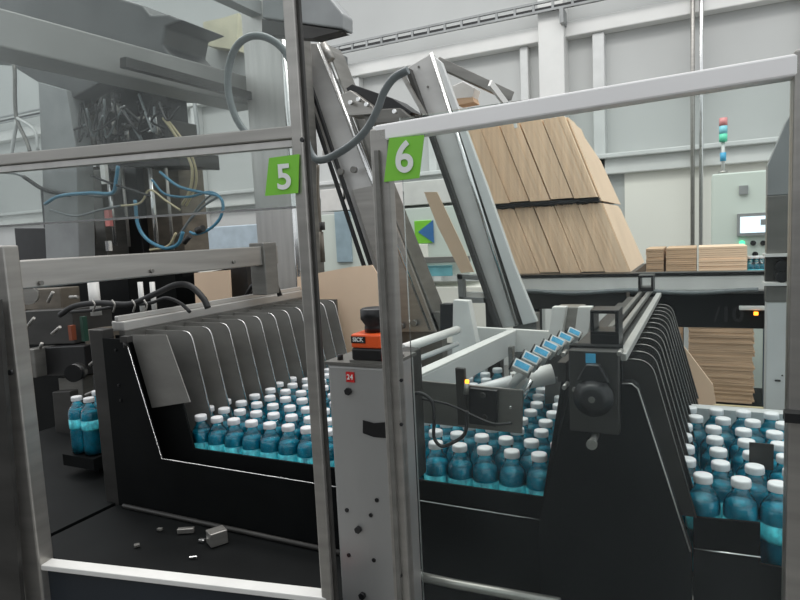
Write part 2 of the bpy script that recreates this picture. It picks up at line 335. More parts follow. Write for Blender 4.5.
st1 = thing('hollow_bracket', 'black square hollow bracket standing on the near end of the rails beside the labelled cylinders', 'bracket', (-.2, 1.4, 1.366))
sqtube('square_tube', -.203, -.148, 1.27, 1.34, 1.382, 1.432, st1); MB().box(-.203, -.148, 1.27, 1.34, 1.3455, 1.382).build('foot', BLACKP, st1)
st2 = thing('hollow_bracket', 'smaller black hollow bracket at the far end of the rails by the white beam', 'bracket', (-.19, 2.3, 1.366))
sqtube('square_tube', -.20, -.15, 2.28, 2.36, 1.372, 1.422, st2, .008); MB().box(-.20, -.15, 2.28, 2.36, 1.3662, 1.372).build('foot', BLACKP, st2)
fr = thing('front_sheet', 'black front sheet with bright lip below the bottles at the right', 'machine panel', (.1, 1.22, 0))
MB().xz([(-.012, 0), (.097, 0), (.097, .99), (-.012, .985)], 1.22, 1.226).xz([(.097, 0), (.30, 0), (.30, .97), (.097, .97)], 1.235, 1.241).build('sheet', BLACK, fr)
MB().tube([(-.012, 1.2195, .986), (.097, 1.2195, .991)], .0013, sub=1, n=6).build('edge', CHROME, fr, label='bright bare edge of the black sheet')
MB().xz([(-.012, .55), (.099, .55), (.099, 1.035), (-.014, 1.028)], 1.265, 1.271).build('inner_lip', BLACK, fr)
MB().box(.03, .06, 1.226, 1.265, 0, .9).build('spacer', BLACK, fr)
p = oY(761, 473, 1.43)
tag(MB().box(p.x - .022, p.x + .022, 1.428, 1.432, 1.08, 1.135).box(p.x - .004, p.x + .004, 1.428, 1.432, .8995, 1.08).build('divider_flag', GREYD), 'dark metal divider flag standing between the bottles at the right', 'metal plate')
# ------------------------------------------------------------------ steel column with sensor
c24 = thing('steel_column', 'narrow grey steel column with a red number sticker between the two guard doors', 'column', (-.595, 1.05, 0))
MB().box(-.664, -.530, 1.0, 1.12, 0, 1.355).build('column_body', mat('satin_steel', (.42, .42, .41), .45, .45, .06, (8, 8, 3)), c24, .006)
MB().box(-.668, -.526, .996, 1.124, 1.355, 1.361).build('top_plate', STEELD, c24)
for a, b in ((349, 391), (359, 529), (363, 595)):
    p = oY(a, b, 1.0); MB().cyl((p.x, 1.0, p.z), (p.x, .993, p.z), .0075, n=6).build('bolt', BLACKP, c24)
for a, b in ((347, 510), (377, 500), (371, 515), (349, 555), (374, 560)):
    p = oY(a, b, 1.0); MB().cyl((p.x, 1.0, p.z), (p.x, .998, p.z), .0042, n=12).build('hole', BLACKP, c24)
MB().slab([oY(363, 420, .999), oY(374, 423, .999), oY(387, 422, .999), oY(387, 438, .999), oY(374, 437, .999), oY(363, 433, .999)], (0, -.001, 0)).build('black_tape', BLACKP, c24)
p = oY(350.5, 377, .999); MB().box(p.x - .009, p.x + .009, .997, .9995, p.z - .010, p.z + .010).build('red_sticker', RED, c24)
text('sticker_number', '24', (p.x, .9965, p.z), .014, WHITE, c24, off=.0002)
sn = thing('laser_scanner', 'orange and black laser scanner sensor on top of the steel column', 'sensor', (-.575, 1.04, 1.361))
MB().box(-.612, -.530, 1.0, 1.075, 1.361, 1.366).build('mounting_plate', STEELD, sn)
MB().box(-.607, -.542, 1.0, 1.07, 1.366, 1.390).build('base', BLACKP, sn, .004)
MB().box(-.607, -.542, 1.0, 1.07, 1.390, 1.417).build('housing', ORANGE, sn, .004)
MB().lathe([(.020, 0), (.020, .010), (.019, .014), (.027, .026), (.027, .044), (.023, .047), (.004, .047)], (-.572, 1.036, 1.417), 32).build('scanner_head', BLACKP, sn)
MB().box(-.605, -.574, .9985, 1.0, 1.400, 1.413).build('brand_label', BLACKP, sn)
text('brand_lettering', 'SICK', (-.5895, .998, 1.4065), .011, WHITE, sn, off=.0002)
MB().box(-.541, -.531, 1.0, 1.03, 1.366, 1.38).build('red_connector', RED, sn)
tag(MB().cyl((-.645, 1.02, 1.361), (-.645, 1.02, 1.372), .006, n=6).build('bolt', BLACKP), 'black bolt head on the top left of the steel column', 'bolt')
# ------------------------------------------------------------------ guard door with the number 6 (right)
dr = thing('guard_door', 'right guard door of steel profiles and clear plexiglass, carrying the number 6', 'guard door', (-.2, .9, 0))
MB().box(-.488, -.456, .90, .922, 0, 1.775).build('left_upright', STEEL, dr, .003)
MB().box(-.478, -.470, .893, .90, 0, 1.74).build('door_gasket', STEELD, dr, .001)
a = oY(375, 133, .9); b = oY(792, 65, .9)
MB().beam((-.478, .915, a.z - .001), (b.x + .01, .915, b.z), .03, .0265).build('top_rail', mat('rail_painted_glare', (.94, .92, .91), .2, .35, .03, (4, 4, 4)), dr, .003)  # near-white base colour paints in the glare on this steel rail
MB().box(.0995, .150, .90, .94, 0, 1.80).build('right_upright', STEEL, dr, .003)
MB().box(-.44, .0995, .905, .93, .62, .66).build('bottom_rail', STEELD, dr, .003)
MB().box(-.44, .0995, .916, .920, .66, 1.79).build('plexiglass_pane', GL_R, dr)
p = oY(789, 415, .895); MB().box(p.x - .006, p.x + .02, .88, .90, p.z - .006, p.z + .006).build('latch', BLACKP, dr)
for a, b in ((402, 380), (402, 424), (401, 575)):
    p = oY(a, b, .9); MB().cyl(p, p + Vector((0, -.004, 0)), .003, n=12).build('hinge_bolt', BLACKP, dr)
s6 = thing('number_sign', 'lime green sign with a white 6 on the right guard door', 'sign', (-.43, .9, 1.72))
MB().slab([oY(389, 138, .896), oY(424, 135, .896), oY(419, 178, .896), oY(384, 182, .896)], (0, .002, 0)).build('sign_plate', LIME, s6)
p = oY(404, 158.5, .894); text('sign_digit', '6', p, .068, WHITE, s6, off=.0012, shear=0)
# ------------------------------------------------------------------ guard door with the number 5 (left, swung a little)
L = Vector((-1.34, .77, 0)); Rr = Vector((-.63, .91, 0)); dd = (Rr - L).normalized(); nn = Vector((-dd.y, dd.x, 0))
def oD(px, py, off=0.):                       # point on the plane of the left door
    d = ray(px, py); q = L + nn * off; t = (q - CAM).dot(nn) / d.dot(nn); return CAM + d * t
dl = thing('guard_door', 'left guard door of grey steel profiles carrying the number 5', 'guard door', (-1., .85, 0))
MB().box(-.640, -.618, .895, .914, 0, 2.4).build('right_upright', STEEL, dl, .003)
MB().box(-.618, -.612, .905, .912, 0, 2.4).build('upright_flange', GREYD, dl, .001)
a = oD(-25, 170); b = oD(298, 133.5)
a = Vector((a.x, a.y, (a.z + b.z) / 2 + .005)); b = Vector((b.x, b.y, a.z - .003))
MB().beam(a + Vector((0, 0, .004)), b + Vector((0, 0, .004)), .024, .022).build('upper_rail', STEEL, dl, .002)
MB().beam(a + Vector((0, .004, -.014)), b + Vector((0, .004, -.014)), .02, .011).build('rail_lip', STEELX, dl)
a = oD(11, 262); b = oD(32, 562); xl = (a + b) / 2
o = MB().box(-.028, .022, -.02, .02, 0, 1.62).build('left_upright', STEEL, dl, .004)
w = Vector(dl['_w'])
o.data.transform(Matrix.Translation(w)); o.data.transform(Matrix.Rotation(math.atan2(dd.y, dd.x), 4, 'Z')); base = L + dd * (xl - L).dot(dd); o.data.transform(Matrix.Translation(Vector((base.x, base.y, 0)) - w))
a = oD(20, 563); b = oD(335, 600); zz = (a.z + b.z) / 2
MB().beam(Vector((a.x, a.y, zz + .005)), Vector((b.x, b.y, zz + .005)), .03, .012).build('bottom_rail', WHITEP, dl, .002)
MB().slab([Vector((a.x, a.y, .3)), Vector((b.x, b.y, .3)), Vector((b.x, b.y, zz - .002)), Vector((a.x, a.y, zz - .002))], nn * .006).build('lower_panel', NAVY, dl)
a = oD(-30, 229); b = oD(298, 204); z0 = (a.z + b.z) / 2
a1 = Vector((a.x, a.y, z0)); b1 = Vector((b.x, b.y, z0))
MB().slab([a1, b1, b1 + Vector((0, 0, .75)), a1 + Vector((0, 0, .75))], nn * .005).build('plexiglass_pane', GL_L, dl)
MB().beam(a1 + Vector((0, 0, -.002)), b1 + Vector((0, 0, -.002)), .006, .004).build('pane_edge', CHROME, dl)
p = oY(303, 140, .88); MB().cyl(p, p + Vector((0, -.004, 0)), .004, n=10).build('bolt', BLACKP, dl)
p = oD(12, 372, -.03); MB().cyl(p, p - nn * .006, .006, n=10).build('bolt', BLACKP, dl)
s5 = thing('number_sign', 'lime green sign with a white 5 hanging under the left door rail', 'sign', (-.7, .9, 1.7))
MB().slab([oD(269, 158, -.020), oD(299, 154, -.020), oD(298, 193, -.020), oD(265, 196, -.020)], nn * .002).build('sign_plate', LIME, s5)
p = oD(284, 178, -.0225); text('sign_digit', '5', p, .060, WHITE, s5, rotz=math.atan2(dd.y, dd.x), off=.0012)
p = oD(329, 592, .04); 
tag(MB().box(-.70, -.668, .925, .945, .90, .912).build('red_block', RED), 'small red block at the foot of the left guard door', 'block')
# far-left outer panel
tag(MB().slab([oD(-40, 300, -.05), oD(-2, 300, -.05), oD(21, 600, -.05), Vector((oD(21, 600, -.05).x, oD(21, 600, -.05).y, 0)), Vector((oD(-40, 640, -.05).x, oD(-40, 640, -.05).y, 0))], nn * .01).build('side_panel', GREYD), 'dark grey side sheet at the extreme left edge beside the left guard door', 'machine panel')
# ------------------------------------------------------------------ left machine frame
mbm = thing('machine_beam', 'thick grey steel beam with bolts running back from the left door upright to the column', 'beam', (-1.5, 1.4, 1.55))
a = oX(10, 276, -1.5); b = oX(262, 257, -1.5)
MB().box(-1.54, -1.50, a.y, b.y + .1, 1.514, 1.586).build('beam_body', STEEL, mbm, .004)
for px, py in ((40, 283), (151, 271), (233, 262)):
    p = oX(px, py, -1.5); MB().cyl(p, p + Vector((.008, 0, 0)), .006, n=12).build('bolt', STEELD, mbm)
MB().box(-1.56, -1.49, b.y + .0, b.y + .08, 1.40, 1.60).build('end_bracket', STEELD, mbm, .004)
MB().box(-1.56, -1.50, a.y - .03, a.y, 0, 1.62).build('near_post', STEELD, mbm, .004)
cl = thing('steel_column', 'wide pale steel column behind the far end of the left lane guide', 'column', (-1.75, 2.35, 0))
p0 = oY(243, 60, 2.33); p1 = oY(297, 300, 2.33)
MB().box(-1.90, -1.68, 2.33, 2.46, 0, 3.0).build('column_body', STEELX, cl, .006)
MB().cyl((-1.675, 2.345, 0), (-1.675, 2.345, 3.0), .022).build('corner_tube', CHROME, cl)
MB().box(-1.655, -1.60, 2.36, 2.44, 0, 3.0).build('side_flange', STEELD, cl, .004)
pp = [oY(x, y, 1.12) for x, y in ((252, 140), (236, 118), (228, 88), (231, 58), (243, 40), (261, 36), (280, 46), (292, 66), (300, 100), (306, 140), (318, 160), (345, 149), (366, 130), (378, 108), (384, 92), (394, 78), (408, 70))]
tag(MB().tube(pp, .0078, n=12, sub=10, corr=.06).build('flexible_hose', HOSE), 'thick grey corrugated hose looping over the left rail and behind both door uprights', 'hose')
# overhead beam
ob = thing('overhead_beam', 'large grey steel overhead beam sloping across the upper left behind the hazy pane', 'beam', (-1.9, 2, 2.4))
A = [oX(-20, 2, -1.95), oX(262, 80, -1.95), oX(262, 108, -1.95), oX(-20, 42, -1.95)]
MB().slab(A, (-.16, 0, 0)).build('beam_body', mat('grey_beam', (.25, .25, .24), .2, .5, .1, (4, 4, 4)), ob, .006)
A = [oX(120, 58, -1.9), oX(262, 97, -1.9), oX(262, 104, -1.9), oX(120, 68, -1.9)]
MB().slab(A, (.03, 0, 0)).build('lower_flange', GREYD, ob)
dh = thing('duct_hood', 'dark grey sheet metal hood filling the top left corner above the beam', 'duct', (-2, 2, 2.6))
MB().slab([oY(x, y, 2.3) for x, y in ((-30, -30), (60, -20), (142, 5), (150, 15), (168, 14), (183, 20), (165, 27), (162, 45), (175, 60), (60, 45), (-30, 25))], (0, .3, 0)).build('hood_shell', DUCT, dh, .01)
MB().slab([oY(x, y, 2.2) for x, y in ((-30, 20), (20, 25), (170, 72), (150, 84), (105, 80), (60, 105), (42, 85), (5, 62), (-30, 60))], (0, .12, 0)).build('lower_apron', DUCT, dh, .008)
MB().slab([oY(x, y, 2.17) for x, y in ((38, 82), (66, 90), (76, 150), (80, 300), (48, 300))], (0, .1, 0)).build('hanging_leg', GREYP, dh, .004)
tag(MB().slab([oY(x, y, 2.9) for x, y in ((203, 22), (222, 18), (238, 13), (236, 50), (205, 45))], (0, .2, 0)).build('junction_box', mat('cream_box', (.72, .68, .50), 0, .5, .2, (6, 6, 6))), 'cream box with yellow stains left of the pale column', 'box')
MB().slab([oY(x, y, 3.0) for x, y in ((185, 40), (240, 30), (260, 88), (180, 62))], (0, .1, 0)).build('bracket_plate', PAINT, ob, .004)
hb = thing('overhead_box', 'grey overhead box with dark underside behind the top of the left door upright', 'box', (-1.2, 1.95, 2.4))
b1 = [oY(300, -25, 1.9), oY(343, 17, 1.9), oY(343, 30, 1.9), oY(300, 4, 1.9)]
MB().slab([oY(262, -30, 1.9), oY(322, -12, 1.9), oY(343, 14, 1.9), oY(343, 29, 1.9), oY(262, 18, 1.9)], (0, .07, 0)).build('box_shell', GREYP, hb, .006)
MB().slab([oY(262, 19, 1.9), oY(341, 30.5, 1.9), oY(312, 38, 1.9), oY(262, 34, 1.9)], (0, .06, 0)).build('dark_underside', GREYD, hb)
MB().box(-1.78, -1.20, 1.91, 1.95, 2.62, 2.68).box(-1.84, -1.78, 1.91, 2.33, 2.62, 2.68).box(-1.3, -1.25, 1.91, 1.95, 2.45, 2.62).build('support_arm', GREYP, hb)
# gripper head with cylinders and hoses
gh = thing('gripper_head', 'dark robot gripper head crowded with cylinders, valves and hoses at the upper left', 'machine', (-2.4, 2.2, 1.6))
G = 2.45
def gbox(nm, x0, y0, x1, y1, Y, dep, m_, bv=.004): return MB().slab([oY(x0, y0, Y), oY(x1, y0, Y), oY(x1 + (y1 - y0) * .09, y1, Y), oY(x0 + (y1 - y0) * .09, y1, Y)], (0, dep, 0)).build(nm, m_, gh, bv)
gbox('mounting_plate', 84, 80, 153, 92, G, .35, GREYD)
gbox('head_housing', 100, 90, 152, 128, G + .05, .25, BLACKP)
gbox('valve_block', 92, 118, 162, 145, G, .25, GREYD)
gbox('head_core', 104, 84, 150, 142, G - .08, .1, BLACKP, .004)
gbox('valve_block', 112, 96, 132, 112, G - .05, .1, BRONZE)
for i, x in enumerate((78, 86, 94)): MB().tube([oY(x + 14, 82 - i, G - .1), oY(x, 100, G - .1), oY(x - 3, 130, G - .1), oY(x + 2, 160, G - .1)], .022).build('bent_conduit', BRONZE, gh)
gbox('lower_housing', 48, 165, 76, 262, G + .1, .2, BRONZE)
gbox('lower_housing', 78, 170, 100, 262, G, .2, STEELD)
gbox('lower_housing', 102, 160, 135, 262, G + .15, .2, BLACKP)
gbox('lower_housing', 138, 150, 176, 262, G + .2, .2, BRONZE)
gbox('head_flange', 118, 150, 178, 166, G - .05, .3, GREYD)
gbox('cross_block', 14, 228, 52, 262, G - .2, .2, BLACKP)
gbox('cross_block', 20, 268, 50, 275, G - .3, .1, PAINT)
random.seed(11)
for i in range(46):
    x = 66 + random.random() * 105; y = 92 + random.random() * 50; p = oY(x, y, G - .12 - random.random() * .08); l = .03 + random.random() * .09; r_ = .006 + random.random() * .012
    d = random.choice((Vector((0, 0, -1)), Vector((0, 0, -1)), Vector((1, 0, .1)), Vector((.6, -.3, -.5))))
    MB().cyl(p, p + d * l, r_, n=12).build('air_cylinder', random.choice((CHROME, STEEL, GREYD, BLACKP, BLACKP)), gh)
for i, x in enumerate((88, 108, 122, 150, 166)):
    p = oY(x, 168, G - .1); MB().cyl(p, p + Vector((0, 0, -.42)), .008 + .004 * (i % 2), n=12).build('piston_rod', CHROME if i % 2 else STEEL, gh)
for i in range(16):
    x = 62 + i * 6.5; Q = lambda dx, y0, y1: oY(x + dx + random.uniform(-9, 9), random.uniform(y0, y1), G - random.uniform(.2, .28)); a = Q(0, 92, 112); b = Q(6, 120, 144); c = Q(14, 100, 138)
    MB().tube([a, b, c], .006, n=8).build('hose', (BLACKP, HOSE, RUBBER)[i % 3], gh)
gbox('rear_housing', 88, 84, 160, 262, G + .35, .15, BLACKP, .004)
gbox('rear_housing', 40, 190, 90, 262, G + .3, .15, BLACKP, .004)
def hose(pts, Y, r_, m_, nm='hose'): MB().tube([oY(x, y, Y) for x, y in pts], r_, n=8, sub=6).build(nm, m_, gh)
hose([(163, 118), (172, 130), (184, 150), (192, 168), (190, 190), (182, 205)], 2.3, .007, CREAM)
hose([(166, 118), (177, 132), (189, 150), (196, 170), (195, 188), (186, 206)], 2.32, .006, CREAM)
hose([(160, 172), (178, 186), (200, 192), (218, 196), (223, 206), (219, 220), (208, 230), (196, 234), (190, 232)], 2.2, .007, BLUEH)
hose([(152, 180), (165, 194), (188, 197), (210, 192), (222, 200), (222, 214), (212, 228)], 2.25, .006, BLUEH)
hose([(135, 200), (138, 225), (148, 240), (165, 248), (178, 244), (183, 232)], 2.2, .009, BLUEH)
hose([(182, 232), (190, 220), (205, 205), (218, 197)], 2.22, .006, HOSE); hose([(178, 236), (188, 222), (200, 205), (212, 194)], 2.24, .005, HOSE)
hose([(176, 233), (168, 246), (150, 250)], 2.2, .006, CREAM)
hose([(0, 172), (20, 175), (40, 187), (70, 192), (100, 196), (118, 190), (119, 170)], 2.2, .008, HOSE)
hose([(45, 204), (60, 196), (90, 193), (112, 193), (116, 180), (118, 166)], 2.1, .009, BLUEH)
hose([(50, 210), (75, 216), (100, 210), (120, 206)], 2.1, .006, HOSE); hose([(24, 177), (45, 190), (70, 195)], 2.15, .011, RUBBER)
hose([(92, 176), (110, 183), (126, 188), (150, 196)], 2.1, .006, RUBBER); hose([(120, 206), (140, 203), (150, 190), (165, 200), (180, 210)], 2.15, .005, CREAM)
hose([(0, 52), (5, 60), (14, 66), (15, 100), (17, 120), (26, 140), (30, 152)], 2.15, .010, STEELD); hose([(17, 120), (12, 150), (10, 165)], 2.15, .010, PAINT); hose([(17, 118), (34, 130), (38, 150)], 2.15, .008, PAINT)
p = oY(197, 231, 2.15); MB().cyl(p, p + Vector((.04, 0, .01)), .016).build('coupling', GREYD, gh)
p = oY(190, 236, 2.15); MB().cyl(p, p + Vector((-.04, 0, -.03)), .012).build('coupling', BLACKP, gh)
p = oY(107, 216, 2.1); MB().box(p.x - .018, p.x + .014, 2.1, 2.12, p.z - .05, p.z + .03).build('red_valve', mat('faded_red', (.6, .2, .18), 0, .5), gh)
p = oY(103, 172, 2.2); MB().box(p.x - .02, p.x + .015, 2.2, 2.22, p.z - .06, p.z + .06).build('white_valve', WHITEP, gh)
p = oY(107, 246, 2.1); MB().box(p.x - .012, p.x + .012, 2.1, 2.12, p.z - .025, p.z + .025).build('small_cylinder', CHROME, gh)
MB().box(-3.6, -2.3, 2.7, 2.9, 0, .4).box(-3.0, -2.8, 2.72, 2.85, .4, 1.6).build('stand', BLACK, gh)
# lower left drive unit, in the dark below the beam
du = thing('drive_unit', 'dark drive unit with levers and round knob below the thick beam at left', 'machine', (-2, 1.9, 0))
Y0 = 1.75
def dbox(nm, x0, y0, x1, y1, Y, dep, m_): return MB().slab([oY(x0, y0, Y), oY(x1, y0 - (x1 - x0) * .05, Y), oY(x1 + (y1 - y0) * .09, y1 - (x1 - x0) * .02, Y), oY(x0 + (y1 - y0) * .09, y1, Y)], (0, dep, 0)).build(nm, m_, du, .004)
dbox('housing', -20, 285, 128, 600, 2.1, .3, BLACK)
dbox('gear_case', 15, 312, 72, 345, Y0, .2, GREYD); dbox('gear_case', 36, 348, 84, 376, Y0 - .05, .2, BLACKP); dbox('side_block', 84, 330, 100, 362, Y0, .1, BRONZE)
dbox('lower_block', 20, 350, 34, 378, Y0 - .1, .1, STEELD); dbox('lower_block', 58, 378, 82, 400, Y0, .1, STEELD); dbox('upper_block', 20, 290, 60, 310, Y0 + .1, .1, BRONZE)
dbox('inspection_window', 52, 392, 70, 447, Y0 - .1, .04, GREYD)
p = oY(79, 371, 1.55); MB().cyl(p, p + Vector((.02, -.04, 0)), .034, n=24).build('round_knob', BLACKP, du)
p = oY(70, 333, 1.6); MB().box(p.x - .010, p.x + .010, 1.6, 1.62, p.z - .03, p.z + .03).build('orange_part', mat('dull_orange', (.28, .07, .03), 0, .5), du)
p = oY(78, 330, 1.6); MB().box(p.x - .012, p.x + .006, 1.62, 1.64, p.z - .05, p.z + .05).build('green_part', mat('dull_green', (.015, .06, .04), 0, .5), du)
for a, b in (((25, 330), (34, 318)), ((48, 302), (53, 292)), ((40, 348), (42, 343)), ((86, 395), (102, 388)), ((90, 365), (98, 358)), ((70, 297), (78, 297)), ((15, 304), (20, 302)), ((52, 334), (60, 327))):
    MB().cyl(oY(*a, 1.5), oY(*b, 1.5), .006, n=10).build('lever', STEEL, du)
for x in (93, 140, 152):
    p = oY(x, 282, 1.72); MB().cyl(p, p + Vector((0, 0, -.14)), .022 if x == 93 else .010).build('white_piston', WHITEP, du)
p = oY(30, 295, 1.7); MB().cyl(p, p + Vector((.03, -.03, 0)), .04).build('pulley', STEEL, du)
bcab = tag(MB().tube([oY(x, y, 1.45) for x, y in ((60, 315), (75, 306), (100, 303), (130, 304), (155, 294), (175, 285), (190, 286), (203, 298), (208, 308))], .010, n=10, sub=8).build('black_cable', RUBBER), 'thick black cable arching over the near end of the left lane guide', 'cable')
tag(MB().tube([oY(x, y, 1.5) for x, y in ((70, 312), (95, 310), (120, 306), (150, 303), (166, 298), (180, 303), (190, 312))], .006, n=10, sub=8).build('black_cable', RUBBER), 'thin black cable below the thick arching cable behind the left lane guide', 'cable')
for i, x in enumerate((92, 112, 132, 144)):
    (MB().tube([oY(x, 300, 1.43), oY(x + 3, 305, 1.43), oY(x + 1, 312, 1.43)], .003, n=6).build('cable_tie', STEEL, bcab))
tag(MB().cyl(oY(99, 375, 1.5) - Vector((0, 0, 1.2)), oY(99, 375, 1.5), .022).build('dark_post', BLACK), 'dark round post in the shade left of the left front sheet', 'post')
tag(MB().slab([oY(x, y, 1.95) for x, y in ((194, 273), (229, 270), (231, 308), (196, 310))], (0, .01, 0)).build('cardboard_piece', CARDF), 'small square cardboard piece under the thick steel beam', 'cardboard')
tag(MB().slab([oY(x, y, 2.6) for x, y in ((150, 283), (230, 268), (232, 330), (155, 340))], (0, .1, 0)).build('rear_sheet', BLACK), 'black sheet behind the small cardboard piece', 'machine panel')
hk = thing('black_bracket', 'black bent bracket between the small cardboard piece and the pale column', 'bracket', (-1.7, 2, 1.4))
MB().slab([oY(x, y, 2.0) for x, y in ((229, 268), (246, 266), (250, 302), (232, 305))], (0, .03, 0)).build('bracket_plate', BLACKP, hk)
MB().tube([oY(x, y, 1.97) for x, y in ((244, 300), (252, 286), (276, 283), (280, 296))], .010, sub=1).build('bent_arm', BLACKP, hk)
# shelf with metal scraps behind the bottom rail
zs = oY(230, 529, 1.215).z
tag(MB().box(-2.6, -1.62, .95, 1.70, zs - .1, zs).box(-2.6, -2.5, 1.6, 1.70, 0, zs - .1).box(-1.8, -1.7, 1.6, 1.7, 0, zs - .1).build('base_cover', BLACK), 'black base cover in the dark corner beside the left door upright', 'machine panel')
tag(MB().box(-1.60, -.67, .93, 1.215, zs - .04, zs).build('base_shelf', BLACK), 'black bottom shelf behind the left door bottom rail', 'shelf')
tag(MB().tube([(-1.56, 1.205, zs + .007), (-.70, 1.205, zs + .007)], .007, sub=1).build('shelf_rod', GREYD), 'thin dull rod lying along the bottom shelf behind the scraps', 'rod')
def scrap(px, py, sx, sy, sz, rz, rx, label, m_=None):
    p = oZ(px, py, zs + sz / 2); b = MB().box(-sx / 2, sx / 2, -sy / 2, sy / 2, -sz / 2, sz / 2); o = b.build('metal_scrap', m_ or STEEL, None, .002)
    o.rotation_euler = (rx, 0, rz); o.location = (p.x, p.y, p.z + .002); tag(o, label, 'metal scrap')
scrap(217, 537, .038, .045, .036, -.5, 0, 'largest block-shaped metal scrap lying on the bottom shelf')
scrap(186, 531, .045, .014, .014, .5, 0, 'narrow bar-shaped metal scrap left of the largest scrap on the shelf')
scrap(202, 541, .016, .012, .008, .2, 0, 'tiny bright scrap just in front of the gap between bar and block', CHROME)
scrap(228, 522, .05, .012, .01, -.5, 0, 'flat dull scrap behind the block-shaped scrap', STEELD)
scrap(160, 530, .014, .01, .008, .2, 0, 'small scrap left of the narrow bar on the bottom shelf', STEELD)
scrap(137, 546, .014, .012, .008, .9, 0, 'leftmost small bright scrap near the front of the bottom shelf', STEELD)
scrap(193, 558, .02, .006, .006, .6, 0, 'thin bright sliver nearest the bottom rail', CHROME)
tag(MB().tube([oY(418, 576, 1.12), oY(455, 584, 1.12), oY(560, 603, 1.12)], .010, sub=1).build('steel_rod', STEEL), 'steel rod near the floor crossing below the middle bottles', 'rod')
# ------------------------------------------------------------------ middle mechanism
mp_ = thing('sensor_plate', 'dark steel cross plate with a black block and looped cable above the middle bottles', 'machine plate', (-.49, 1.3, 1.25))
MB().slab([oY(413, 380, 1.29), oY(523, 390, 1.29), oY(522, 434, 1.29), oY(414, 422, 1.29)], (0, .006, 0)).build('plate', STEELD, mp_, .002)
MB().slab([oY(469, 388, 1.275), oY(497, 391, 1.275), oY(496, 427, 1.275), oY(469, 424, 1.275)], (0, .014, 0)).build('black_block', BLACKP, mp_, .002)
MB().slab([oY(455, 368, 1.262), oY(464, 369, 1.262), oY(467, 426, 1.262), oY(458, 425, 1.262)], (0, .012, 0)).build('upright_strip', GREYD, mp_, .001)
MB().cyl(oY(467, 383, 1.26), oY(466, 394, 1.26), .006).build('sensor_body', STEEL, mp_)
MB().cyl(oY(467, 380, 1.26), oY(467, 385, 1.26), .0045).build('amber_light', AMBER, mp_)
for a, b in ((483, 395), (485, 417), (511, 407)):
    p = oY(a, b, 1.273); MB().cyl(p, p + Vector((0, -.006, 0)), .006 if a < 500 else .003, n=12).build('bolt', CHROME if a > 500 else GREYD, mp_)
MB().tube([oY(x, y, 1.24) for x, y in ((404, 393), (424, 399), (450, 405), (478, 418), (495, 424), (512, 423))], .0028, n=8).build('black_wire', RUBBER, mp_)
MB().slab([oY(396, 350, 1.20), oY(412, 352, 1.20), oY(418, 480, 1.20), oY(402, 480, 1.20)], (0, .05, 0)).build('left_bracket', GREYD, mp_, .003)
MB().tube([oY(x, y, 1.15) for x, y in ((408, 396), (420, 393), (432, 402), (434, 420), (434, 437), (441, 446), (452, 443), (465, 433), (467, 411))], .0038, n=10, sub=8).build('looped_cable', RUBBER, mp_)
# two round rails and box beam running back
Xr = -.66
gr = thing('rail_frame', 'white cross frame with round bars and box beam above the middle bottles', 'machine frame', (-.7, 1.9, 1.25))
MB().cyl(oX(402, 349, -.72), oX(457, 330, -.72), .0135).build('round_bar', WHITEP, gr)
MB().cyl(oX(410, 362, -.72), oX(457, 344, -.72), .008).build('round_bar', PAINT, gr)
a = oX(414, 381, -.60); b = oX(517, 330, -.60)
MB().slab([oX(414, 380, -.60), oX(516, 332, -.60), oX(516, 352, -.60), oX(418, 408, -.60)], (-.012, 0, 0)).build('box_beam_side', PAINT, gr, .002)
MB().slab([oX(416, 379, -.60) + Vector((0, 0, .0)), oX(516, 332, -.60), oX(516, 332, -.60) + Vector((-.035, 0, 0)), oX(416, 379, -.60) + Vector((-.035, 0, 0))], (0, 0, .006)).build('box_beam_top', WHITEP, gr, .002)
yb = oX(516, 332, -.60).y
MB().slab([oY(454, 326, yb), oY(560, 332, yb), oY(560, 352, yb), (oY(454, 352, yb))], (0, .02, 0)).build('cross_plate', WHITEP, gr, .002)
MB().slab([oY(x, y, 2.0) for x, y in ((453, 300), (468, 301), (478, 352), (452, 356))], (0, .04, 0)).build('upright_plate', WHITEP, gr, .002)
MB().slab([oY(x, y, 2.02) for x, y in ((440, 304), (453, 304), (453, 330), (440, 333))], (0, .04, 0)).build('motor', BLACKP, gr, .002)
for a, b in (((552, 307), (546, 350)), ((578, 307), (572, 352))):
    MB().slab([oY(a[0], a[1], 2.12), oY(a[0] + 14, a[1], 2.12), oY(b[0] + 14, b[1], 2.12), oY(b[0], b[1], 2.12)], (0, .04, 0)).build('upright_plate', WHITEP, gr, .002)
MB().slab([oY(x, y, 2.16) for x, y in ((556, 307), (582, 307), (582, 330), (556, 330))], (0, .08, 0)).build('motor', STEEL, gr, .002)
MB().box(-.60, -.585, 2.03, 2.06, .9, 1.2).box(-.34, -.32, 2.03, 2.06, .9, 1.25).build('foot', STEELD, gr)
MB().slab([oY(x, y, 1.95) for x, y in ((535, 352), (575, 352), (575, 372), (545, 380))], (0, .2, 0)).build('dark_recess', GREYD, gr)
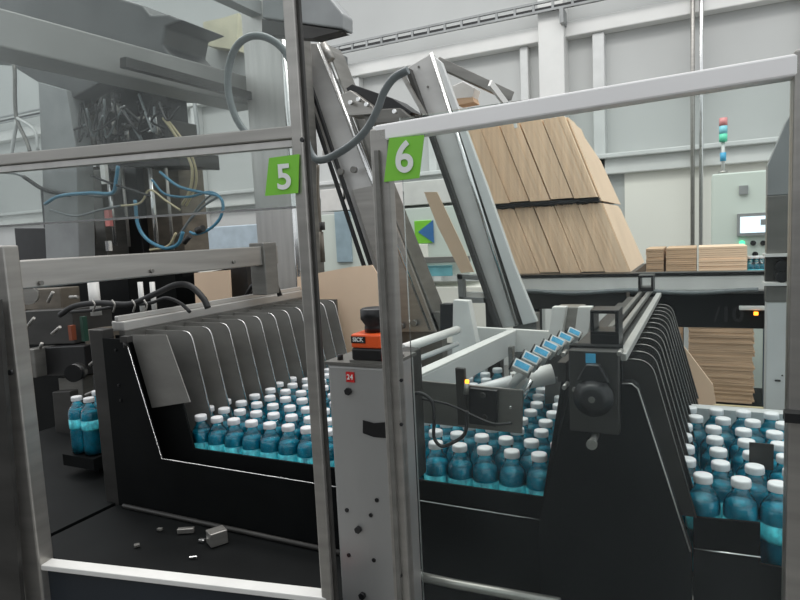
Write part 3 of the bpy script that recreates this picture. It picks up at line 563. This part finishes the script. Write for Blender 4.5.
# seven labelled cylinders
XR = -.36
a = oX(519, 384, -.42); b = oX(574, 335, -.42)
for i, (lx, ly) in enumerate(((523, 365), (532, 357), (542, 351), (551, 345), (558, 340), (566, 336), (575, 331))):
    c = oX(lx - 1, ly + 3, XR)
    t = thing('labelled_roller', 'grey roller with a blue label, %s of the seven in a slanting row' % ('nearest' if i == 0 else 'farthest' if i == 6 else words[i] + ' nearest'), 'roller', tuple(c), 'blue-labelled rollers above the middle bottles')
    ax = Vector((.86, .12, -.42)).normalized(); R_ = .0145
    nrm = Vector((-.1, -.75, .62)); nrm = (nrm - ax * nrm.dot(ax)).normalized(); sd = ax.cross(nrm)
    MB().cyl(c - ax * .022, c + ax * .019, R_).build('barrel', WHITEP, t)
    MB().cyl(c - ax * .026, c - ax * .022, R_ + .002).build('end_cap', GREYD, t)
    MB().cyl(c + ax * .019, c + ax * .023, R_ + .001).build('end_cap', STEELD, t)
    MB().cyl(c + ax * .002 - sd * .0 + Vector((-.0, .0, -.008)), c + Vector((-.028, .012, -.045)), .012, .009).build('support_arm', PAINT, t)
    def pl4(cc, w_, h_): return [cc + ax * i_ * w_ + sd * j_ * h_ for i_, j_ in ((-1, -1), (1, -1), (1, 1), (-1, 1))]
    MB().slab(pl4(c + nrm * (R_ - .004) - ax * .002, .0185, .0105), nrm * .0055).build('label_plate', WHITE, t)
    MB().slab(pl4(c + nrm * (R_ + .0015) - ax * .002, .016, .0070), nrm * .001).build('blue_label', CYAN, t)
# mounting rail beneath the cylinders
ra = thing('cylinder_mount', 'grey sloping mounting bar with clamps under the seven blue-labelled cylinders', 'machine part', (-.45, 1.7, 1.15))
MB().beam(a + Vector((-.06, -.05, -.045)), b + Vector((-.06, .1, -.045)), .03, .03).build('mounting_bar', STEELX, ra, .003)
MB().cyl(a + Vector((-.13, -.02, -.03)), a + Vector((-.02, .02, .0)), .018).build('elbow', PAINT, ra)
MB().cyl(a + Vector((-.09, .25, -.06)), a + Vector((.02, .3, -.04)), .03).build('round_boss', WHITEP, ra)
MB().slab([oY(x, y, 1.62) for x, y in ((492, 388), (512, 375), (516, 380), (500, 392))], (0, .02, 0)).build('clamp', STEELD, ra, .002)
MB().cyl(oY(523, 398, 1.6), oY(532, 380, 1.6), .005).build('small_rod', CHROME, ra)
# small plate right of rollers
tag(MB().slab([oY(x, y, 1.85) for x, y in ((545, 378), (577, 377), (575, 402), (545, 404))], (0, .01, 0)).build('guide_plate', STEELD), 'dull steel guide plate beside the wedge lane guide behind the middle bottles', 'machine plate')
# ------------------------------------------------------------------ inclined chutes
YC = 2.5
CHUTE = mat('chute_steel', (.62, .61, .59), .35, .4, .12, (4, 4, 10), .03)
ca = thing('inclined_chute', 'left inclined steel chute leaning behind the number 5 door upright', 'chute', (-1.3, YC, 1.3))
def sl(pts, Y, dep): return MB().slab([oY(x, y, Y) for x, y in pts], (0, dep, 0))
sl(((288, 44), (318, 43), (396, 238), (432, 331), (395, 331)), YC, .05).build('face_plate', CHUTE, ca, .003)
MB().cyl(oY(319, 44, YC - .01), oY(431, 330, YC - .01), .012).build('edge_tube', CHROME, ca)
sl(((325, 43), (329, 50), (440, 330), (433, 330)), YC + .02, .14).build('side_channel', STEELD, ca, .003)
for o1 in (0, 7):
    MB().beam(oY(296 + o1, 62, YC - .03), oY(372 + o1, 290, YC - .03), .014, .02, (0, 1, 0)).build('black_bar', BLACKP, ca, .002)
sl(((352, 190), (379, 184), (405, 250), (436, 332), (398, 332)), YC - .02, .015).build('lower_plate', STEEL, ca, .002)
for x, y in ((342, 172), (355, 170), (402, 326), (415, 323)):
    p = oY(x, y, YC - .03); MB().cyl(p, p + Vector((0, -.02, 0)), .015, n=14).build('bolt', STEELD, ca)
MB().cyl(oY(323, 44, YC + .0), oY(331, 60, YC + .0), .02).build('top_roller', STEEL, ca)
MB().box(-1.25, -1.05, YC + .02, YC + .08, 0, 1.25).build('chute_leg', STEELD, ca)
cb = thing('inclined_chute', 'right inclined steel chute leaning between the number 6 sign and the cardboard blanks', 'chute', (-.9, YC, 1.3))
sl(((406, 68), (431, 53), (517, 326), (497, 329)), YC, .05).build('face_plate', CHUTE, cb, .003)
MB().cyl(oY(431.5, 53, YC - .01), oY(517, 325, YC - .01), .009).build('edge_tube', CHROME, cb)
sl(((433, 55), (435, 57), (524, 324), (518, 325)), YC - .0, .03).build('groove', GREYD, cb)
sl(((434, 56), (441, 62), (487, 187), (514, 265), (537, 322), (523, 325)), YC - .005, .03).build('side_plate', PAINT, cb, .003)
MB().beam(oY(409, 70, YC - .02), oY(500, 330, YC - .02), .02, .035, (0, 1, 0)).build('left_channel', GREYD, cb, .002)
MB().beam(oY(402, 74, YC - .05), oY(425, 115, YC - .05), .014, .02, (0, 1, 0)).build('stay', STEEL, cb)
MB().box(-.72, -.62, YC + .02, YC + .08, 0, 1.25).build('chute_leg', STEELD, cb)
for x, y in ((419, 67), (428, 87)):
    p = oY(x, y, YC - .002); MB().cyl(p, p + Vector((0, -.004, 0)), .005, n=10).build('rivet', STEELD, cb)
fb = thing('flat_bar', 'grey flat bar sloping down to the right from the top of the right chute', 'bar', (-.8, YC, 2.2))
MB().beam(oY(437, 62, YC + .02), oY(512, 97, YC + .25), .02, .045).build('bar', STEELD, fb, .003)
MB().beam(oY(490, 83, YC), oY(506, 104, YC + .1), .012, .03).build('strut', WHITEP, fb)
MB().beam(oY(509, 98, YC + .24), oY(516, 128, YC + .24), .012, .012).build('thin_rod', WHITE, fb)
bx = thing('small_valve_box', 'small white box with brown base right of the right chute top', 'box', (-.8, YC, 2.1))
sl(((452, 86), (463, 81), (475, 88), (472, 98), (456, 99)), YC + .2, .08).build('box_body', WHITEP, bx, .003); sl(((455, 99), (472, 96), (474, 102), (457, 105)), YC + .2, .08).build('brown_base', CARDB, bx)
bb = thing('pusher_bracket', 'black flat bracket with silver clamp bridging between the two inclined chutes', 'bracket', (-1.2, YC, 2.0))
sl(((346, 88), (352, 84), (392, 98), (412, 112), (408, 117), (372, 113), (350, 98)), YC - .05, .15).build('black_plate', BLACKP, bb, .003)
sl(((340, 95), (350, 90), (372, 106), (376, 114), (348, 116)), YC - .1, .1).build('clamp_body', STEEL, bb, .003)
sl(((362, 110), (400, 108), (412, 118), (404, 122), (366, 124)), YC - .08, .12).build('lower_bar', STEELD, bb, .003)
for x, y in ((352, 103), (360, 100), (368, 105), (396, 112)):
    p = oY(x, y, YC - .11); MB().cyl(p, p + Vector((0, -.02, 0)), .009, n=12).build('bolt', CHROME, bb)
lr = ca
MB().tube([oY(x, y, 1.3) for x, y in ((318, 165), (318, 195), (320, 220), (322, 262))], .004, n=10).build('linkage_rod', BRONZE, lr)
p = oY(322, 222, 1.3); MB().cyl(p, p + Vector((0, 0, -.02)), .007, n=6).build('linkage_joint', GREYD, lr)
MB().cyl(oY(321, 232, 1.3), oY(323, 262, 1.3), .006).build('linkage_sleeve', BRONZE, lr)
# large cardboard sheet behind the sensor
tag(sl(((297, 277), (350, 267), (372, 265), (393, 300), (402, 382), (312, 395), (300, 345)), 2.25, .006).build('cardboard_sheet', CARDF), 'large plain cardboard sheet standing behind the orange sensor', 'cardboard')
tag(sl(((424, 192), (437, 192), (462, 245), (474, 272), (461, 273), (437, 225)), 2.62, .004).build('cardboard_sheet', CARDF), 'narrow slanted cardboard sheet between the two inclined chutes', 'cardboard')
# ------------------------------------------------------------------ blank magazine
YB = 2.9
mg = thing('magazine_shelf', 'white beam shelf with dark lower edge carrying the cardboard blanks', 'conveyor', (-.3, YB, 1.35))
z1 = oY(650, 276, YB - .1).z; z2 = oY(650, 291, YB - .1).z
MB().box(-.78, .30, YB - .12, YB - .06, z2, z1).build('front_beam', WHITEP, mg, .008)
MB().box(-.85, -.265, YB - .06, YB + .6, z1 - .03, z1 + .012).box(-.265, .30, YB - .06, YB - .02, z1 - .03, z1 + .012).build('shelf_top', BLACKP, mg)
MB().box(-.80, .30, YB - .125, YB - .06, z1 + .001, z1 + .014).build('black_strip', BLACKP, mg)
cv = []
for i in range(13):
    x = -.76 + i * .08; cv.append((x, YB - .125, z2 + .006 - .012 * math.sin(math.pi * (i % 6.001) / 6) ** 2))
MB().tube(cv, .009, n=8, sub=4).build('hanging_cable', HOSE, mg)
MB().box(-.78, -.3, YB - .03, YB + .1, z2 - .09, z2 - .0).build('under_box', GREYD, mg)
MB().box(-.75, -.70, YB + .0, YB + .06, 0, z1 - .03).box(.235, .27, YB - .05, YB - .0, 0, z1 - .03).box(-.75, -.70, YB + .6, YB + .66, 0, z1 - .03).build('shelf_leg', BLACK, mg)
bk = thing('black_cover', 'black cover panel numbered 10 below the white beam at the right', 'machine panel', (.05, YB - .1, 1.2))
q1 = oY(640, 292, YB - .1); q2 = oY(640, 324, YB - .1)
MB().box(-.28, .30, YB - .10, YB - .06, q2.z - .01, z2 - .012).build('cover', BLACK, bk)
zc = oY(732, 315, YB - .1)
text('cover_number', '10', (zc.x, YB - .1015, zc.z), .085, BLACKP, bk, off=.002)
p = oY(717, 315, YB - .1); text('cover_stroke', '/', (p.x, YB - .1015, p.z), .085, BLACKP, bk, off=.001)
p = oY(752, 308, YB - .12); MB().box(p.x - .045, p.x + .045, YB - .13, YB - .10, p.z - .008, p.z + .008).build('white_bracket', WHITEP, bk, .003)
p = oY(756, 312, YB - .13); MB().cyl(p, p + Vector((0, 0, -.012)), .008).build('amber_light', AMBER, bk)
# blanks
def bundle(tier, x0t, x1t, y0, y1, Ynear, length, lean_px, idx, n):
    pass
zs0 = z1 + .012
hb1 = .30
up = (oY(563, 121, YB) - oY(623, 268, YB)); up = Vector((up.x, 0, up.z)); up_n = up.normalized()
total = up.length
def sheets(xa, xb, zoff, h, Y0, Y1, label, group, jag, jt=True):
    t = thing('cardboard_bundle', label, 'cardboard', (xa, YB, zs0 + zoff), group)
    b = MB(); x = xa; k = 0
    base = Vector((0, 0, zs0)) + up_n * zoff
    while x < xb - .003:
        th = .0045; yj = random.uniform(0, .004); hj = random.uniform(-.004, .004)
        p0 = base + Vector((x, Y0 + yj, 0)); v = up_n * (h + hj)
        c = .05
        b.slab([p0, p0 + v, p0 + v + Vector((0, (Y1 - Y0), 0)), p0 + Vector((0, Y1 - Y0, 0))], (th * 1.0, 0, 0)); x += th; k += 1
    b.build('sheets', CARD, t)
    return t
xe = oY(629, 268, YB).x
xs = oY(513, 268, YB).x
cuts = [xs, xs + (xe - xs) * .24, xs + (xe - xs) * .42, xs + (xe - xs) * .60, xs + (xe - xs) * .80, xe + .0]
W5 = ['leftmost', 'second from the left', 'middle', 'fourth from the left', 'rightmost']
LB = .42
total = total * 1.05; h1 = total * .44
for tier in (0, 1):
    zoff = .0 if tier == 0 else h1 + .03
    hh = h1 if tier == 0 else total - h1 - .03
    for i in range(5):
        xa = cuts[i] + random.uniform(.002, .006); xb = cuts[i + 1]
        sheets(xa, xb, zoff + (.004 * (i % 2)), hh, YB + (i % 2) * .006 - .03 * tier, YB + LB, 'bundle of cardboard blanks on the shelf, %s in the %s tier' % (W5[i], ('lower', 'upper')[tier]), 'cardboard bundles on the shelf', 0)
tag(MB().slab([Vector((xs, YB - .02, zs0)) + up_n * (h1 + .008), Vector((xe, YB - .02, zs0)) + up_n * (h1 + .008), Vector((xe, YB + .5, zs0)) + up_n * (h1 + .008), Vector((xs, YB + .5, zs0)) + up_n * (h1 + .008)], up_n * .018).build('tier_gap_shade', BLACKP), 'black sheet standing for the shaded gap between the two tiers of cardboard blanks', 'plate')  # added black slab, paints the shade in the gap between the tiers
# end sheet, the wide face that closes the row
def face(tier, zoff, hh):
    p0 = Vector((xe + .001, YB + .01, zs0)) + up_n * zoff
    c = .16 if tier else .02
    f = MB().slab([p0, p0 + up_n * hh, p0 + up_n * hh + Vector((0, .16 if tier else .56, 0)), p0 + up_n * (hh - c) + Vector((0, .62 + .0 if tier else .62, 0)), p0 + Vector((0, .72, 0))], (.006, 0, 0))
    tag(f.build('cardboard_blank', CARDF), 'flat cardboard blank closing the right end of the %s tier' % ('upper' if tier else 'lower'), 'cardboard', 'end blanks')
face(0, 0, h1); face(1, h1 + .012, total - h1 - .012)
# ------------------------------------------------------------------ far right background
bt = thing('roller_table', 'dark roller table behind the magazine carrying folded cardboard stacks', 'table', (0, 4.2, 0))
zt = oY(758, 256, 4.05).z - .2
MB().box(-.9, .9, 4.0, 4.6, zt - .05, zt).build('table_top', BLACKP, bt)
MB().box(-.85, -.8, 4.02, 4.08, 0, zt - .05).box(.8, .85, 4.02, 4.08, 0, zt - .05).box(-.85, -.8, 4.5, 4.56, 0, zt - .05).box(.8, .85, 4.5, 4.56, 0, zt - .05).build('table_leg', GREYD, bt)
for i, (xa, xb) in enumerate(((645, 664), (665, 697), (698, 748))):
    a = oY(xa, 250, 4.02).x; b = oY(xb, 250, 4.02).x; t = thing('cardboard_stack', 'low stack of folded cardboard on the roller table, %s' % ('leftmost and narrowest', 'in the middle', 'rightmost and widest')[i], 'cardboard', ((a + b) / 2, 4.2, zt), 'folded cardboard on the roller table')
    bq = MB(); z = zt
    while z < oY(690, 249, 4.02).z: bq.box(a + .003 + random.uniform(0, .004), b - .003, 4.02 + random.uniform(0, .01), 4.4, z, z + .011); z += .0125
    bq.build('folded_sheets', CARDF if i == 2 else CARDB, t)
# small pack of bottles by the cabinet
for i in range(4):
    a = oY(751 + i * 6, 262, 4.05); bottle(a.x, 4.08, 'small blue drink bottle on the roller table before the control cabinet, %s from the left' % words[i], 'bottles on the roller table', zt - .0)
# pallet stack
pt = thing('stack_stand', 'low black stand with a pale comb strip under the pallet stack', 'stand', (.1, 3.7, 0))
zp = oY(720, 404, 3.7).z
MB().box(-.35, .5, 3.65, 4.2, zp - .05, zp - .02).box(-.3, -.24, 3.7, 3.76, 0, zp - .05).box(.4, .46, 3.7, 3.76, 0, zp - .05).build('stand_frame', BLACK, pt)
cm = MB()
for i in range(40): cm.box(-.2 + i * .015, -.19 + i * .015, 3.64, 3.67, zp - .02, zp)
cm.box(-.2, .42, 3.66, 3.7, zp - .02, zp).build('comb_strip', CREAM, pt)
z = zp; i = 0
xa = oY(688, 370, 3.75).x; xb = oY(753, 370, 3.75).x
zl = oY(720, 325, 3.75).z + .1
while z < zl:
    h = .055 + .02 * ((i * 7) % 3) / 2
    t = MB(); k = 0; zz_ = z
    while zz_ < z + h - .008: t.box(xa + random.uniform(0, .01), xb + random.uniform(-.01, .01), 3.74 + random.uniform(0, .008), 4.1, zz_, zz_ + .0088); zz_ += .0098
    tag(t.build('cardboard_bundle', CARDB), 'flat cardboard bundle, %s from the bottom, in the stack below cover 10' % words[min(i, 12)], 'cardboard', 'bundles in the cardboard stack'); z = zz_ + .0015; i += 1
xa2 = oY(664, 340, 3.85).x
for j in range(5):
    tag(MB().box(xa2, xa - .03, 3.85, 4.1, zp + .09 * j - .0, zp + .09 * j + .085).build('cardboard_bundle', CARDB), 'cardboard bundle left of the main stack and partly hidden, %s from the bottom' % words[j], 'cardboard', 'bundles in the half-hidden stack')
tag(MB().slab([oY(x, y, 3.3) for x, y in ((648, 328), (676, 336), (713, 385), (716, 404), (690, 412), (672, 400))], (0, .02, 0)).build('leaning_blank', CARDF), 'beige cardboard blank leaning in front of the stack at the right', 'cardboard')
tag(MB().slab([oY(x, y, 3.2) for x, y in ((650, 350), (695, 395), (700, 425), (670, 430))], (0, .02, 0)).build('leaning_blank', CARDB), 'second leaning cardboard blank lower behind the divider plates', 'cardboard')
tag(MB().box(oY(764, 300, 3.8).x, oY(764, 300, 3.8).x + .6, 3.8, 3.84, 0, 1.02).build('blue_sheet', mat('slate_blue', (.05, .085, .12), 0, .5, .3)), 'slate blue sheet standing right of the cardboard stack', 'machine panel')
# control cabinet
cc = thing('control_cabinet', 'tall pale green-white control cabinet with a lit screen on the right', 'cabinet', (.25, 5.1, 0))
ctop = oY(740, 172, 5.0).z
MB().box(.064, .62, 5.0, 5.4, 0, ctop).build('cabinet_body', CABM, cc, .01)
def cbox(nm, x0, y0, x1, y1, dep, m_, Y=5.0, bv=0.):
    a = oY(x0, y0, Y); b = oY(x1, y1, Y); return MB().box(a.x, b.x, Y - dep, Y, b.z, a.z).build(nm, m_, cc, bv)
cbox('screen_frame', 737, 214, 770, 235, .03, GREYP); cbox('lit_screen', 740, 217, 767, 232, .034, SCREEN)
cbox('vent_plate', 739, 186, 748, 194, .02, GREYP)
for x, m_ in ((742, GREENL), (753, BLACKP), (763, BLACKP), (755, BLACKP)):
    p = oY(x, 243 if x != 755 else 254, 5.0); MB().cyl(p, p + Vector((0, -.02, 0)), .018, n=16).build('push_button', m_, cc)
p = oY(764, 222, 4.96); MB().box(p.x - .02, p.x + .02, 4.958, 4.966, p.z - .02, p.z + .02).build('screen_icon', GREYP, cc)
tw = thing('signal_tower', 'red and green signal tower light on a slim pole on the control cabinet', 'signal light', (.125, 5.05, ctop))
p = oY(723, 172, 5.05); x = p.x
MB().cyl((x, 5.05, ctop), (x, 5.05, oY(722, 140, 5.05).z), .012).build('pole', PAINT, tw)
MB().cyl((x, 5.05, ctop), (x, 5.05, ctop + .02), .03).build('foot', STEEL, tw)
for y0, y1, m_, nm in ((118, 126, mat('pale_red_lens', (.75, .30, .30), 0, .3), 'red_lens'), (126, 134, mat('blue_lens', (.25, .65, .75), 0, .3), 'blue_lens'), (134, 142, mat('green_lens', (.15, .75, .50), 0, .3), 'green_lens')):
    MB().cyl((x, 5.05, oY(723, y1, 5.05).z), (x, 5.05, oY(723, y0, 5.05).z), .027).build(nm, m_, tw)
MB().cyl((x, 5.05, oY(722, 157, 5.05).z - .03), (x, 5.05, oY(722, 157, 5.05).z + .03), .02).build('blue_collar', CYAN, tw)
# right box column
rc = thing('box_column', 'grey square machine column with an open shelf section at the right edge', 'column', (.2, 2.0, 0))
za = oY(780, 195, 2.0).z; zb_ = oY(780, 255, 2.0).z; zc_ = oY(780, 286, 2.0).z; zd = oY(780, 302, 2.0).z
MB().box(.165, .222, 2.0, 2.06, 0, zd).build('lower_body', PAINT, rc, .003)
MB().box(.163, .222, 2.0, 2.05, zb_, za).build('grey_front', STEELD, rc, .003)
MB().xz([(.163, za), (.222, za), (.222, oY(788, 110, 2.0).z), (.205, oY(784, 122, 2.0).z), (.163, oY(768, 165, 2.0).z)], 2.0, 2.05).build('wedge_top', GREYP, rc, .002)
MB().box(.163, .222, 2.03, 2.06, zd, zb_).build('recess_back', GREYD, rc)
for z in (zb_, zc_ + .006): MB().box(.158, .226, 1.985, 2.06, z - .004, z + .004).build('shelf_plate', WHITEP, rc)
for z in (zb_ - .03, zb_ - .062): MB().cyl((.2, 1.99, z), (.2, 2.03, z), .015, n=20).build('black_roller', BLACKP, rc)
MB().box(.163, .222, 1.998, 2.03, zd, zc_ - .0).build('grey_cover', STEELD, rc)
MB().box(.222, .30, 2.0, 2.06, 0, 1.95).build('side_upright', STEEL, rc, .003)
p = oY(778, 380, 2.0)
tag_ = MB().box(p.x - .008, p.x + .006, 1.997, 2.0, p.z - .004, p.z + .001).box(p.x + .008, p.x + .012, 1.997, 2.0, p.z + .012, p.z + .016).build('scuff', GREYD, rc)
# middle background: far packing machine with sign
fm = thing('packing_machine', 'pale far packing machine with a blue and green arrow sign, seen between the chutes', 'machine', (-2.6, 4.6, 0))
YF = 4.6
def fbox(nm, x0, y0, x1, y1, dep, m_, Y=YF):
    a = oY(x0, y0, Y); b = oY(x1, y1, Y); return MB().box(a.x, b.x, Y, Y + dep, min(a.z, b.z), max(a.z, b.z)).build(nm, m_, fm, .004)
fbox('top_hood', 320, 190, 470, 201, .5, WHITEP); fbox('body', 320, 215, 470, 275, .6, CABM); fbox('lower_body', 320, 288, 500, 345, .6, WALLL)
fbox('rail', 322, 130, 375, 135, .1, PAINT); fbox('rail', 322, 150, 375, 153, .1, STEEL); fbox('upper_post', 338, 110, 346, 200, .1, PAINT)
fbox('teal_window', 418, 266, 452, 276, .02, mat('teal_glass', (.22, .55, .62), 0, .2), YF - .02)
fbox('sign_green', 414, 221, 432, 243, .01, LIME, YF - .01)
MB().slab([oY(x, y, YF - .015) for x, y in ((418, 232), (433, 220), (434, 243))], (0, .004, 0)).build('sign_arrow', mat('sign_blue', (.05, .17, .40), 0, .4), fm)
fbox('cream_panel', 406, 245, 428, 258, .02, WALLL, YF - .02)
fbox('steel_rod', 395, 258, 470, 262, .02, STEEL, YF - .05); fbox('dark_opening', 334, 212, 352, 262, .02, mat('pale_blue_shade', (.30, .40, .45), 0, .5), YF - .02)
a = oY(320, 345, YF); MB().box(oY(325, 300, YF).x, oY(480, 300, YF).x, YF, YF + .6, 0, oY(400, 345, YF).z).build('base', GREYP, fm)
ff = thing('grey_support_frame', 'small dark grey square frame behind the right chute base', 'frame', (-1.0, 3.0, 1.3))
b = MB(); Yq = 3.0
for q in (((457, 274), (495, 277), (495, 281), (457, 279)), ((457, 274), (462, 275), (464, 305), (459, 305)), ((459, 297), (497, 299), (497, 303), (459, 303)), ((482, 275), (486, 276), (488, 303), (484, 303))): b.slab([oY(x, y, Yq) for x, y in q], (0, .05, 0))
b.build('frame_bars', GREYP, ff); sl(((466, 292), (484, 293), (485, 300), (467, 300)), 3.02, .05).build('white_block', WHITEP, ff)
MB().box(-1.02, -.95, 3.06, 3.12, 0, 1.33).build('leg', GREYD, ff)
# left background: pale machine and pipes
lb = thing('pale_conveyor', 'pale conveyor hood with blue-grey top seen behind the blue hose loop', 'conveyor', (-4, 4.8, 0))
a = oY(196, 228, 4.8); b = oY(262, 246, 4.8)
MB().box(a.x, b.x + .8, 4.8, 5.3, b.z - .15, a.z).build('hood', mat('pale_blue_hood', (.42, .50, .56), 0, .4), lb, .01); MB().box(a.x, b.x + .8, 4.8, 5.3, 0, b.z - .15).build('body', WALLL, lb)
for i, (x0, x1, y0, y1) in enumerate(((262, 264, 60, 200),)): pass
pf = thing('pipe_frame', 'square frame of dark pipes on the wall seen left of the pale column', 'pipe', (-5.5, 6.6, 2.5))
MB().tube([oY(x, y, 6.3) for x, y in ((155, 98), (193, 90), (198, 132), (200, 250))], .03, sub=1).build('pipe', GREYP, pf)
MB().tube([oY(x, y, 6.3) for x, y in ((152, 104), (188, 96))], .05, sub=1).build('pipe', PAINT, pf)
# ------------------------------------------------------------------ light
wd = D.worlds.new('hall'); S.world = wd; wd.use_nodes = True; bg = wd.node_tree.nodes['Background']; bg.inputs[0].default_value = (.93, .97, 1.0, 1); bg.inputs[1].default_value = .95
def area(x, y, z, sx, sy, e, tx=0, ty=0, col=(1, .98, .95)):
    l = D.lights.new('hall_lamp', 'AREA'); l.shape = 'RECTANGLE'; l.size = sx; l.size_y = sy; l.energy = e; l.color = col
    o = D.objects.new('hall_lamp', l); COL.objects.link(o); o.location = (x, y, z); o.rotation_euler = (tx, ty, 0)
area(-3.5, 3.4, 6.0, 5, 1.2, 90); area(.8, 3.4, 6.0, 4, 1.2, 80); area(-1.5, 1.6, 5.8, 5, .8, 90); area(-8, 3.4, 6.0, 4, 1.2, 80)
vs = S.view_settings; vs.view_transform = 'Standard'; vs.look = 'None'; vs.exposure = 0; vs.gamma = 1; vs.use_curve_mapping = False
for o in D.objects:
    if '_w' in o: del o['_w']
